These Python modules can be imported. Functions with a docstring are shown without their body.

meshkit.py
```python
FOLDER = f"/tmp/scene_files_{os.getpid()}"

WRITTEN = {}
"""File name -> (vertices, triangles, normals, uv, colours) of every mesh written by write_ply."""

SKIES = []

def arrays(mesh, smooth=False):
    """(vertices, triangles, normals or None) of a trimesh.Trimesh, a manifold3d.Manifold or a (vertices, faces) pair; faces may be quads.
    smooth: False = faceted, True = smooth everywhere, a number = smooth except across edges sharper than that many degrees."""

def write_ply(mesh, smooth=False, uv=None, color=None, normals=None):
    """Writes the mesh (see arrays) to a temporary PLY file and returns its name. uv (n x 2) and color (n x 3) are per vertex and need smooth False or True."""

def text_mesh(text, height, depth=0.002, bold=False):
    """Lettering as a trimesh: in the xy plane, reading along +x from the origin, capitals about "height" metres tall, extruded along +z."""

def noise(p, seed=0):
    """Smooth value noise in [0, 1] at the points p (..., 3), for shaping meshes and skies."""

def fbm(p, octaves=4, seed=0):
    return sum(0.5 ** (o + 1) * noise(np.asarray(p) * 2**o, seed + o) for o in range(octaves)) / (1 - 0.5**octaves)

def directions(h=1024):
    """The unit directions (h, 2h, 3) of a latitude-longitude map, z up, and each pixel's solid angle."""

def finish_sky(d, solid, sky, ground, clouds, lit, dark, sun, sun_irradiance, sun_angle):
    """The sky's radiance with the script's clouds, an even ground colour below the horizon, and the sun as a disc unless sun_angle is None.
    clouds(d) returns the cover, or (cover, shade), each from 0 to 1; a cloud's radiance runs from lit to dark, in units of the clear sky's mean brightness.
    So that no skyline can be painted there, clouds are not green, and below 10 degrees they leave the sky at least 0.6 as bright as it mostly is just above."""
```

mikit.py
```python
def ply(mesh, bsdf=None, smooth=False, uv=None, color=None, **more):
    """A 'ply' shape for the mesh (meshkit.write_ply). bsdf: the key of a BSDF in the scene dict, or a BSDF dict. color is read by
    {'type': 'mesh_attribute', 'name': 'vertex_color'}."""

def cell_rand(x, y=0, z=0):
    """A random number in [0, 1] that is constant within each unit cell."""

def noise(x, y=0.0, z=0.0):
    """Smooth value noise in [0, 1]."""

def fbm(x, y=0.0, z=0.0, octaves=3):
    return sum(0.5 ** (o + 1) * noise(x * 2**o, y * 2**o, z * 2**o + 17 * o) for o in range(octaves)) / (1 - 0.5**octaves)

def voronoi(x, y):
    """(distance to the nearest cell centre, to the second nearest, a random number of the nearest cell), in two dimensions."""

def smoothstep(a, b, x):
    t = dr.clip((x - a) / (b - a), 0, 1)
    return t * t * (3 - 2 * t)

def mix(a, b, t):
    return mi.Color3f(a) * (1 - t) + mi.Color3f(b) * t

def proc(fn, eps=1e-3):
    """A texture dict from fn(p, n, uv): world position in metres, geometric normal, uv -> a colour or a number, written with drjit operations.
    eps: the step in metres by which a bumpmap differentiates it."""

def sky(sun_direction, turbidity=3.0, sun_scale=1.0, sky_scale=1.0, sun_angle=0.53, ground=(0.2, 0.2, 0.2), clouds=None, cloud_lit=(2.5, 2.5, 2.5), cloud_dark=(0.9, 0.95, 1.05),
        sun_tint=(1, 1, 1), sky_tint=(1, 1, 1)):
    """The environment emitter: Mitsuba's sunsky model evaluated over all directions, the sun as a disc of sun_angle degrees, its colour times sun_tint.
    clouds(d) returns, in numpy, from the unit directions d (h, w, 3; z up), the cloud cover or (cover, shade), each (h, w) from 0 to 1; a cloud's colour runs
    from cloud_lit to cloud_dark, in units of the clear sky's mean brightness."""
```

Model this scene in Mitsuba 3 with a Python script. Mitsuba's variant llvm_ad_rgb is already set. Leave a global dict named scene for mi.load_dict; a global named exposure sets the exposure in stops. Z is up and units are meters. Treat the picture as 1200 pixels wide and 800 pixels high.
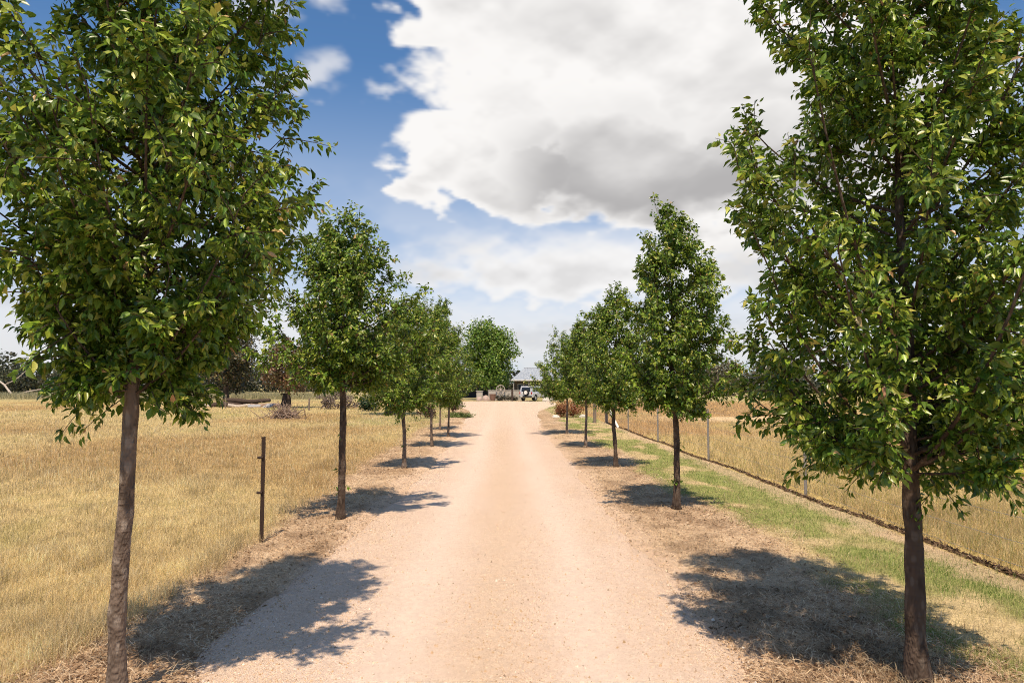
import math
import numpy as np, trimesh, manifold3d as m3
import mitsuba as mi, drjit as dr
import mikit, meshkit
from mikit import noise as pnoise, fbm as pfbm, smoothstep as pss, mix as pmix, cell_rand
T = mi.ScalarTransform4f
scene, labels = {}, {}
exposure = 1.8

# ------------------------------------------------------------------ camera, sky
CAM = np.array([0.0, 0.0, 2.0])
yaw, pitch = math.radians(0.72), math.radians(3.58)
look = np.array([math.sin(yaw) * math.cos(pitch), math.cos(yaw) * math.cos(pitch), math.sin(pitch)])
scene['camera'] = dict(type='perspective', fov=73.74, fov_axis='x', near_clip=0.1, far_clip=4000.0,
                       to_world=T().look_at(origin=CAM.tolist(), target=(CAM + look).tolist(), up=[0, 0, 1]))


def sstep(a, b, x):
    t = np.clip((x - a) / (b - a), 0, 1)
    return t * t * (3 - 2 * t)


def clouds(d):
    """Broken cumulus: one big bank ahead, small puffs to its left, a low sheet towards the horizon, scattered cloud elsewhere."""
    az = np.degrees(np.arctan2(d[..., 0], d[..., 1]))
    el = np.degrees(np.arcsin(np.clip(d[..., 2], -1, 1)))
    p = d * np.array([1, 1, 1.6])
    n1 = meshkit.fbm(p * 5.0 + 3.1, 6, 5) - 0.5
    n2 = meshkit.fbm(p * 13.0 + 7.7, 5, 11) - 0.5
    n3 = meshkit.fbm(p * 38.0 + 1.3, 3, 23) - 0.5
    wa, we = az + 9 * n1 + 5 * n2, el + 5 * n1 + 5 * n2 + 1.5 * n3

    def lobe(a, e, ra, re):
        return 1 - np.sqrt(((wa - a) / ra) ** 2 + ((we - e) / re) ** 2)
    bank = np.max([lobe(11, 26, 20, 10), lobe(0, 21, 6.5, 5.5), lobe(-6, 19, 5.0, 3.2), lobe(-3, 31, 9, 6), lobe(25, 21, 15, 9),
                   lobe(10, 18, 14, 5), lobe(21, 16, 13, 5.5), lobe(2, 17, 8, 2.6), lobe(14, 38, 26, 10)], axis=0)
    puff = np.max([lobe(-15.5, 24.3, 2.6, 1.6), lobe(-15.5, 30.5, 3, 2.2), lobe(-21, 28, 3.4, 2.6)], axis=0)
    low = lobe(8, 9.0, 20, 5.0) * 0.8
    low2 = 1 - np.abs(we - 3.0) / 7.0 + 0.4 * n1
    general = (meshkit.fbm(p * 2.6 + 11.0, 5, 3) - 0.60) * 3.0 + 1.6 * n2
    ahead = sstep(75, 45, np.abs(az)) * sstep(62, 42, el)
    c_bank = sstep(-0.02, 0.20, bank + 0.25 * n2 + 0.3 * n3)
    c_puff = 0.62 * sstep(0.0, 0.9, puff + 1.0 * n2 + 0.9 * n3)
    c_low = np.maximum(0.92 * sstep(-0.1, 0.5, low + 0.9 * n2 + 0.5 * n3), 0.78 * sstep(0.1, 0.9, low2))
    c_wisp = 0.30 * sstep(26, 9, el) + 0.25 * sstep(0.1, 0.5, n1 + n2 + 0.25) * sstep(20, 8, el)
    c_gen = sstep(0.0, 0.5, general)
    front = 1 - (1 - c_bank) * (1 - c_puff) * (1 - c_low) * (1 - c_wisp)
    cover = front * ahead + c_gen * (1 - ahead)
    # undersides of the bank are in its own shade
    under = sstep(23.5, 15.5, el + 7 * n1 + 5 * n2) * sstep(0.12, 0.6, bank + 0.6 * n1) * sstep(-3, 5, az)
    soft = np.clip(0.14 + 1.3 * (n1 + 0.8 * n2), 0, 0.45) * sstep(0.1, 0.7, bank)
    haze = 0.22 * sstep(8.5, 1.5, el)
    veil = np.clip(0.06 + 1.5 * n2 + 0.8 * n1, 0, 0.34) * sstep(13, 9, el)
    shade_front = np.clip(np.maximum.reduce([0.86 * under, soft, haze, veil]), 0, 1)
    shade_gen = np.clip(sstep(0.2, 1.2, general) * 0.55, 0, 1)
    return cover, shade_front * ahead + shade_gen * (1 - ahead)


SUN = np.array([-0.02, -0.50, 0.866])
scene['sky_light'] = mikit.sky(SUN.tolist(), turbidity=3, sky_scale=0.82, sun_tint=(1.03, 1.0, 0.965), clouds=clouds, cloud_lit=(3.2, 3.13, 3.06), cloud_dark=(1.27, 1.24, 1.25), sky_tint=(0.80, 1.05, 1.26), ground=(0.3, 0.24, 0.15))

# ------------------------------------------------------------------ helpers
VC = {'type': 'mesh_attribute', 'name': 'vertex_color'}


def rgb(*c):
    return {'type': 'rgb', 'value': list(c)}


def mat(name, color, rough=0.6, metallic=0.0, spec=0.3, **kw):
    b = dict(type='principled', base_color=color if isinstance(color, dict) else rgb(*color), roughness=rough, metallic=metallic, specular=spec, **kw)
    scene[name] = {'type': 'twosided', 'bsdf': b}


def tag(key, label=None, cat=None, group=None, kind=None):
    e = {}
    for k, v in (('label', label), ('category', cat), ('group', group), ('kind', kind)):
        if v:
            e[k] = v
    if e:
        labels[key] = e


def add(key, mesh, bsdf, smooth=False, color=None, **t):
    tw = t.pop('to_world', None)
    s = mikit.ply(mesh, bsdf, smooth=smooth, color=color)
    if tw is not None:
        s['to_world'] = tw
    scene[key] = s
    tag(key, **t)


used = {}


def key_of(name):
    n = used.get(name, 0)
    used[name] = n + 1
    return name if n == 0 else f'{name}_{n:03d}'


def part(parent, name):
    return parent + '__' + key_of(parent + '__' + name)[len(parent) + 2:]


def join(ms):
    vs, fs, o = [], [], 0
    for m in ms:
        v, f = (m.vertices, m.faces) if hasattr(m, 'vertices') else (m.to_mesh().vert_properties[:, :3], m.to_mesh().tri_verts) if hasattr(m, 'to_mesh') else m
        vs.append(np.asarray(v, float)); fs.append(np.asarray(f) + o); o += len(v)
    return np.vstack(vs), np.vstack(fs)


def box(x0, x1, y0, y1, z0, z1, bev=0.0):
    if bev <= 0:
        m = trimesh.creation.box([x1 - x0, y1 - y0, z1 - z0]); m.apply_translation([(x0 + x1) / 2, (y0 + y1) / 2, (z0 + z1) / 2]); return m
    pts = []
    for a in (x0, x1):
        for b in (y0, y1):
            for c in (z0, z1):
                sx, sy, sz = (1 if v == lo else -1 for v, lo in ((a, x0), (b, y0), (c, z0)))
                pts += [(a + sx * bev, b + sy * bev, c), (a + sx * bev, b, c + sz * bev), (a, b + sy * bev, c + sz * bev)]
    return trimesh.convex.convex_hull(np.array(pts))


def tubes(P, R, sides=6, cap=False):
    """n polylines (n,k,3) with radii (n,k) as one mesh."""
    P, R = np.asarray(P, float), np.asarray(R, float)
    n, k, _ = P.shape
    t = np.gradient(P, axis=1)
    t /= np.linalg.norm(t, axis=2, keepdims=True) + 1e-12
    ref = np.where(np.abs(t[:, :1, 2:]) < 0.8, [0, 0, 1.0], [1.0, 0, 0])
    a = np.cross(t, np.broadcast_to(ref, t.shape)); a /= np.linalg.norm(a, axis=2, keepdims=True) + 1e-12
    b = np.cross(t, a)
    ang = np.arange(sides) * 2 * np.pi / sides
    v = P[:, :, None] + R[:, :, None, None] * (np.cos(ang)[:, None] * a[:, :, None] + np.sin(ang)[:, None] * b[:, :, None])
    i, j, s = np.meshgrid(np.arange(n), np.arange(k - 1), np.arange(sides), indexing='ij')
    at = lambda jj, ss: (i * k + jj) * sides + ss % sides
    q = np.stack([at(j, s), at(j, s + 1), at(j + 1, s + 1), at(j + 1, s)], -1).reshape(-1, 4)
    f = np.vstack([q[:, [0, 1, 2]], q[:, [0, 2, 3]]])
    v = v.reshape(-1, 3)
    if cap:
        base = np.arange(n) * k * sides
        for s in range(1, sides - 1):
            f = np.vstack([f, np.stack([base, base + s + 1, base + s], 1), np.stack([base + (k - 1) * sides, base + (k - 1) * sides + s, base + (k - 1) * sides + s + 1], 1)])
    return v, f


def unit(a):
    return a / (np.linalg.norm(a, axis=-1, keepdims=True) + 1e-12)


# same value noise as mikit.noise, in numpy, so that what grows follows what the ground shows
def nnoise(x, y):
    def cr(ix, iy):
        ix, iy = ((v.astype(np.int64) + 1000000).astype(np.uint32) for v in (ix, iy))
        h = ix * np.uint32(374761393) + iy * np.uint32(668265263) + np.uint32(1000000) * np.uint32(2147483647)
        h = (h ^ (h >> np.uint32(13))) * np.uint32(1274126177)
        return ((h ^ (h >> np.uint32(16))) & np.uint32(0xFFFFFF)) / 16777215.0
    i, j = np.floor(x), np.floor(y)
    u, v = x - i, y - j
    u, v = u * u * (3 - 2 * u), v * v * (3 - 2 * v)
    return (cr(i, j) * (1 - u) + cr(i + 1, j) * u) * (1 - v) + (cr(i, j + 1) * (1 - u) + cr(i + 1, j + 1) * u) * v


np.seterr(over='ignore')


def nfbm(x, y, octaves=3):
    return sum(0.5 ** (o + 1) * nnoise(x * 2 ** o, y * 2 ** o + 37.0 * o) for o in range(octaves)) / (1 - 0.5 ** octaves)


def qfbm(x, y, octaves=3):   # the drjit twin of nfbm
    return sum(0.5 ** (o + 1) * pnoise(x * 2 ** o, y * 2 ** o + 37.0 * o) for o in range(octaves)) / (1 - 0.5 ** octaves)


# ------------------------------------------------------------------ layout of the ground (metres; +y runs up the driveway)
def drive_edges(y):
    flare = 0.5 * sstep(28, 46, y)
    return (-1.72 - 0.36 * sstep(13, 6, y) - flare - 2.8 * sstep(46, 74, y) + 0.35 * (nfbm(y * 0.55, y * 0 + 3.3) - 0.5) + 0.16 * (nnoise(y * 2.3, y * 0 + 1.1) - 0.5),
            1.62 + flare + 3.4 * sstep(44, 74, y) + 0.35 * (nfbm(y * 0.55, y * 0 + 9.3) - 0.5) + 0.16 * (nnoise(y * 2.3, y * 0 + 5.1) - 0.5))


TREES = [(-2.34, 4.3), (2.70, 4.55), (-2.37, 10.1), (2.69, 10.7), (-2.33, 16.2), (2.65, 16.2), (-2.24, 21.6), (2.56, 21.3), (-2.07, 25.8), (2.50, 27.1), (-2.72, 29.5)]


def near_tree(x, y, r):
    return sum(np.exp(-((x - a) ** 2 + (y - b) ** 2) / r ** 2) for a, b in TREES)


def height(x, y):
    """Ground height: almost level, lumpy on the verges and the fields, hollow under the driveway."""
    lo, hi = drive_edges(y)
    d = np.maximum(lo - x, x - hi)
    out = sstep(-0.12, 0.35, d)
    lump = 0.05 * (nfbm(x * 0.8, y * 0.8, 2) - 0.5) + 0.030 * (nfbm(x * 4.1, y * 4.1, 2) - 0.5)
    far = 0.25 * (nfbm(x * 0.03, y * 0.03, 2) - 0.5) * sstep(25, 80, np.abs(x)) 
    return np.where(y > 78, 0.0, out * (0.022 + lump + 0.045 * near_tree(x, y, 0.3))) - 0.05 * (1 - out) * sstep(80, 74, y) + far


def grid(xs, ys, fz):
    X, Y = np.meshgrid(xs, ys)
    v = np.stack([X, Y, fz(X, Y)], -1).reshape(-1, 3)
    i, j = np.meshgrid(np.arange(len(ys) - 1), np.arange(len(xs) - 1), indexing='ij')
    a = (i * len(xs) + j).ravel()
    f = np.vstack([np.stack([a, a + 1, a + len(xs) + 1], 1), np.stack([a, a + len(xs) + 1, a + len(xs)], 1)])
    return v, f


def steps(a, b, s0, g):
    out = [a]
    while out[-1] < b:
        out.append(out[-1] + s0); s0 *= g
    out[-1] = b
    return out


xs = np.array(sorted({*(-np.array(steps(4.0, 1500, 0.12, 1.09))), *np.arange(-4.0, 4.001, 0.09).round(3), *steps(4.0, 6.5, 0.1, 1.0), *steps(6.5, 1500, 0.15, 1.09)}))
ys = np.array(sorted({*(-np.array(steps(0.0, 1500, 0.4, 1.3))), *np.arange(0, 3.5, 0.5).round(3), *np.arange(3.5, 14, 0.09).round(3), *steps(14, 1500, 0.1, 1.045)}))
keep = np.r_[True, np.diff(xs) > 0.02]; xs = xs[keep]
keep = np.r_[True, np.diff(ys) > 0.02]; ys = ys[keep]


def left_field_x(y):
    return -3.25 - 0.012 * y


def ground_col(p, n, uv):
    x, y = p.x, p.y
    big = qfbm(x * 0.16, y * 0.10, 3)
    med = qfbm(x * 0.9, y * 0.7, 3)
    fine = qfbm(x * 9.0, y * 9.0, 3)
    grit = pnoise(x * 60, y * 60)
    straw = pnoise(x * 26 + 9 * med, y * 70)
    # fields
    fcol = pmix((0.49, 0.385, 0.185), (0.39, 0.27, 0.125), pss(0.45, 0.72, big))
    fcol = pmix(fcol, (0.36, 0.33, 0.12), 0.7 * pss(0.5, 0.72, med) * pss(0.55, 0.35, big))
    fcol = fcol * (0.72 + 0.45 * fine)
    # the right paddock's redder seed heads, with a pale mown strip
    rf = pmix((0.42, 0.27, 0.12), (0.47, 0.36, 0.15), pss(0.35, 0.6, big))
    strip = pss(35.0, 37.5, y + 4 * (med - 0.5)) * pss(43.0, 40.5, y + 4 * (med - 0.5)) * pss(6.5, 12.0, x)
    rf = pmix(rf, (0.66, 0.50, 0.30), strip) * (0.75 + 0.4 * fine)
    # verge: straw, dead leaves, pinkish dust
    vcol = pmix((0.50, 0.37, 0.245), (0.40, 0.28, 0.175), pss(0.35, 0.7, med))
    vcol = pmix(vcol, (0.64, 0.51, 0.36), 0.6 * pss(0.55, 0.8, straw))
    vcol = pmix(vcol, (0.17, 0.11, 0.07), 0.5 * pss(0.60, 0.80, fine) * (0.4 + 0.6 * grit))
    vcol = pmix(vcol, (0.25, 0.165, 0.105), 0.55 * pss(0.46, 0.68, qfbm(x * 2.7 + 5, y * 2.7, 3)))
    under = sum(dr.exp(-(dr.square(x - a) + dr.square(y - b)) / 2.6) for a, b in TREES[:8])  # browner litter round the trunks, colour added to deepen the tree shade
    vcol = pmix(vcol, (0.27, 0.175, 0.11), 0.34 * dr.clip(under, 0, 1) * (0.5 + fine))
    # green strip on the right, greener lawn far up
    gm = qfbm(x * 1.3 + 20, y * 0.8, 3)
    gcol = pmix((0.48, 0.38, 0.21), (0.26, 0.28, 0.10), pss(0.32, 0.52, gm)) * (0.7 + 0.5 * fine)
    dust = pmix((0.60, 0.46, 0.34), (0.52, 0.38, 0.27), fine)
    w = (med - 0.5) * 0.9 + (fine - 0.5) * 0.35
    col = vcol
    col = pmix(col, dust, pss(2.2, 1.85, dr.abs(x + 0.15) + w * 0.5) * pss(60.0, 50.0, y))
    col = pmix(col, fcol, pss(0.25, -0.35, x + 3.25 + 0.012 * y + w * 0.9))
    col = pmix(col, gcol, pss(3.0, 3.5, x + w * 1.0))
    lawn = pss(30.0, 36.0, y + 5 * w) * pss(2.6, 3.2, dr.abs(x) - 0.05 * (y - 30) + w) * pss(70.0, 60.0, y) * pss(12.0, 6.0, dr.abs(x))
    col = pmix(col, gcol, 0.6 * lawn)
    col = pmix(col, pmix((0.55, 0.42, 0.30), (0.43, 0.31, 0.20), med), 0.7 * pss(4.80, 5.05, x + w * 0.9) * pss(40.0, 30.0, y))
    col = pmix(col, rf, pss(5.20, 5.35, x + w * 0.15))
    farc = pmix((0.40, 0.335, 0.17), (0.34, 0.31, 0.16), med)
    col = pmix(col, farc, pss(70.0, 95.0, y + 20 * w))
    return dr.clip(col * (0.86 + 0.28 * grit), 0.02, 0.9)


def ground_bump(p, n, uv):
    return pfbm(p.x * 22, p.y * 22, 0.0, 3) + 0.5 * pnoise(p.x * 90, p.y * 90)


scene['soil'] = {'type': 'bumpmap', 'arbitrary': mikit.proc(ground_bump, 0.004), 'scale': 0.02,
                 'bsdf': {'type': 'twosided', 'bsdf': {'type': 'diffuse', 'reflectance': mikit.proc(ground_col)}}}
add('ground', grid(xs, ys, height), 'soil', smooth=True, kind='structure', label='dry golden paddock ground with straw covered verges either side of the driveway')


def drive_col(p, n, uv):
    x, y = p.x, p.y
    med = qfbm(x * 1.6, y * 0.35, 3)
    blot = qfbm(x * 2.3, y * 1.7, 3)
    fine = qfbm(x * 24, y * 24, 2)
    g1 = cell_rand(dr.floor(x * 95 + 3 * fine), dr.floor(y * 95 + 3 * fine))
    g2 = cell_rand(dr.floor(x * 170), dr.floor(y * 170), 7)
    track = dr.exp(-dr.square((x + 0.78 + 0.25 * (med - 0.5)) / 0.34)) + dr.exp(-dr.square((x - 0.74 + 0.25 * (med - 0.5)) / 0.30))
    mid = dr.exp(-dr.square((x + 0.02 + 0.3 * (med - 0.5)) / 0.33))
    far = pss(22.0, 50.0, y)
    c = pmix((0.61, 0.485, 0.40), (0.565, 0.435, 0.345), blot)
    c = pmix(c, (0.655, 0.545, 0.465), dr.clip(track, 0, 1) * (0.62 - 0.2 * far))
    c = pmix(c, (0.555, 0.427, 0.322), dr.clip(mid * (0.55 + 0.6 * med), 0, 1) * (0.85 - 0.6 * far))
    c = pmix(c, (0.60, 0.49, 0.38), 0.8 * far)
    rim = pss(1.15, 1.8, dr.abs(x + 0.08) + 0.9 * (blot - 0.5)) * pss(40.0, 25.0, y)
    c = pmix(c, pmix((0.50, 0.365, 0.245), (0.58, 0.44, 0.31), fine), 0.25 * rim)
    loose = 1 - 0.65 * dr.clip(track, 0, 1)
    c = pmix(c, (0.42, 0.28, 0.17), loose * 0.55 * pss(0.62, 0.95, g1) * (0.4 + fine))
    c = pmix(c, (0.78, 0.68, 0.55), loose * 0.5 * pss(0.86, 0.98, g2))
    return dr.clip(c * (0.90 + 0.2 * fine), 0.02, 0.92)


def drive_bump(p, n, uv):
    return pnoise(p.x * 110, p.y * 110) + 0.7 * pnoise(p.x * 45, p.y * 45) + 0.5 * pfbm(p.x * 9, p.y * 9, 0.0, 2)


scene['granite_gravel'] = {'type': 'bumpmap', 'arbitrary': mikit.proc(drive_bump, 0.003), 'scale': 0.004,
                           'bsdf': {'type': 'twosided', 'bsdf': {'type': 'diffuse', 'reflectance': mikit.proc(drive_col)}}}
dy_ = np.array([-6, -3, -1.5, *np.arange(0, 16, 0.1), *steps(16, 79.5, 0.12, 1.03)])
du = np.linspace(-0.06, 1.06, 61)
U, Y = np.meshgrid(du, dy_)
lo, hi = drive_edges(Y)
X = lo + (hi - lo) * U
edge = np.minimum(U, 1 - U)
Z = 0.006 + 0.018 * sstep(0.05, 0.5, edge) - 0.05 * sstep(0.04, -0.06, edge)
Z = Z - 0.014 * (np.exp(-((X + 0.78) / 0.3) ** 2) + np.exp(-((X - 0.74) / 0.28) ** 2)) * sstep(40, 20, Y) + 0.012 * (nfbm(X * 2.1, Y * 1.1, 3) - 0.5)
i, j = np.meshgrid(np.arange(len(dy_) - 1), np.arange(60), indexing='ij')
a = (i * 61 + j).ravel()
add('driveway', (np.stack([X, Y, Z], -1).reshape(-1, 3), np.vstack([np.stack([a, a + 1, a + 62], 1), np.stack([a, a + 62, a + 61], 1)])), 'granite_gravel', smooth=True,
    kind='structure', label='pinkish crushed granite driveway with pale wheel tracks running up between the trees')

# ------------------------------------------------------------------ vegetation materials and leaf makers
scene['leaf'] = {'type': 'blendbsdf', 'weight': 0.38,
                 'bsdf_0': {'type': 'principledthin', 'base_color': VC, 'roughness': 0.5, 'diff_trans': 0.75, 'eta': 1.45, 'spec_trans': 0.0},
                 'bsdf_1': {'type': 'twosided', 'bsdf': {'type': 'principled', 'base_color': VC, 'roughness': 0.34, 'specular': 1.0, 'clearcoat': 0.3, 'clearcoat_gloss': 0.7}}}
scene['grass_blade'] = {'type': 'principledthin', 'base_color': VC, 'roughness': 0.6, 'diff_trans': 0.6, 'eta': 1.3, 'spec_trans': 0.0}
scene['matte'] = {'type': 'twosided', 'bsdf': {'type': 'diffuse', 'reflectance': VC}}


def bark_col(base, dark, pale):
    def fn(p, n, uv):
        a = pnoise(p.x * 40, p.y * 40, p.z * 14)
        ring = pnoise(p.x * 6, p.y * 6, p.z * 55)
        b = pfbm(p.x * 14, p.y * 14, p.z * 7, 3)
        c = pmix(base, dark, pss(0.45, 0.75, b) * 0.8)
        c = pmix(c, pale, 0.6 * pss(0.55, 0.8, a))
        return pmix(c, dark, 0.35 * pss(0.66, 0.82, ring) * a)
    return mikit.proc(fn)


def bark_bump(p, n, uv):
    return pfbm(p.x * 45, p.y * 45, p.z * 16, 3) + 0.7 * pnoise(p.x * 120, p.y * 120, p.z * 50) + 0.25 * pss(0.6, 0.85, pnoise(p.x * 16, p.y * 16, p.z * 55))


for nm, cols in (('bark', ((0.165, 0.125, 0.098), (0.065, 0.047, 0.036), (0.29, 0.245, 0.205))), ('bark_dark', ((0.085, 0.06, 0.045), (0.035, 0.024, 0.018), (0.15, 0.12, 0.095)))):
    scene[nm] = {'type': 'bumpmap', 'arbitrary': mikit.proc(bark_bump, 0.003), 'scale': 0.012,
                 'bsdf': {'type': 'twosided', 'bsdf': {'type': 'principled', 'base_color': bark_col(*cols), 'roughness': 0.8, 'specular': 0.2}}}

LEAF8 = (np.array([[0, 0, 0], [-.20, .24, .05], [.20, .24, .05], [0, .45, -.05], [-.22, .55, .05], [.22, .55, .05], [0, 1.0, -.16]]),
         np.array([[3, 1, 0], [3, 4, 1], [3, 6, 4], [3, 5, 6], [3, 2, 5], [3, 0, 2]]))
LEAF4 = (np.array([[0, 0, 0], [-.27, .42, .06], [.27, .42, .06], [0, .5, -.05], [0, 1.0, -.14]]), np.array([[0, 3, 1], [0, 2, 3], [1, 3, 4], [3, 2, 4]]))
LEAF2 = (np.array([[0, 0, 0], [-.42, .5, .06], [.42, .5, .06], [0, 1.0, -.1]]), np.array([[0, 2, 1], [1, 2, 3]]))


def leaves_mesh(tpl, pos, ax, nz, size, wide, col):
    """Leaves at pos along ax with normal nz."""
    x = unit(np.cross(ax, nz)); z = np.cross(x, ax)
    tv, tf = tpl
    cup = np.random.default_rng(len(pos)).uniform(0.3, 2.3, len(pos))[:, None, None]
    v = pos[:, None] + size[:, None, None] * (tv[None, :, :1] * wide[:, None, None] * x[:, None] + tv[None, :, 1:2] * ax[:, None] + tv[None, :, 2:] * cup * z[:, None])
    f = (tf[None] + (np.arange(len(pos)) * len(tv))[:, None, None]).reshape(-1, 3)
    return (v.reshape(-1, 3), f), np.repeat(col, len(tv), 0)


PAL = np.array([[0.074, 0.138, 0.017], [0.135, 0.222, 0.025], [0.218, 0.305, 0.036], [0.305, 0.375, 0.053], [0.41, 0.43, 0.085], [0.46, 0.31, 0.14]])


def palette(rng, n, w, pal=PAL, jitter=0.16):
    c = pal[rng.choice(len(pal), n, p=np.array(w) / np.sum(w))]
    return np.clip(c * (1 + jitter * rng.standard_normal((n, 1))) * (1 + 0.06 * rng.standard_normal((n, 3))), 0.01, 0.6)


PT, PR = np.array([0, .08, .2, .34, .48, .62, .74, .86, .95, 1.0]), np.array([.40, .70, .92, 1.0, .96, .83, .64, .45, .24, .08])
TREE_GROUP = 'young avenue trees lining the driveway'
LEAFBANK = {}


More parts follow.
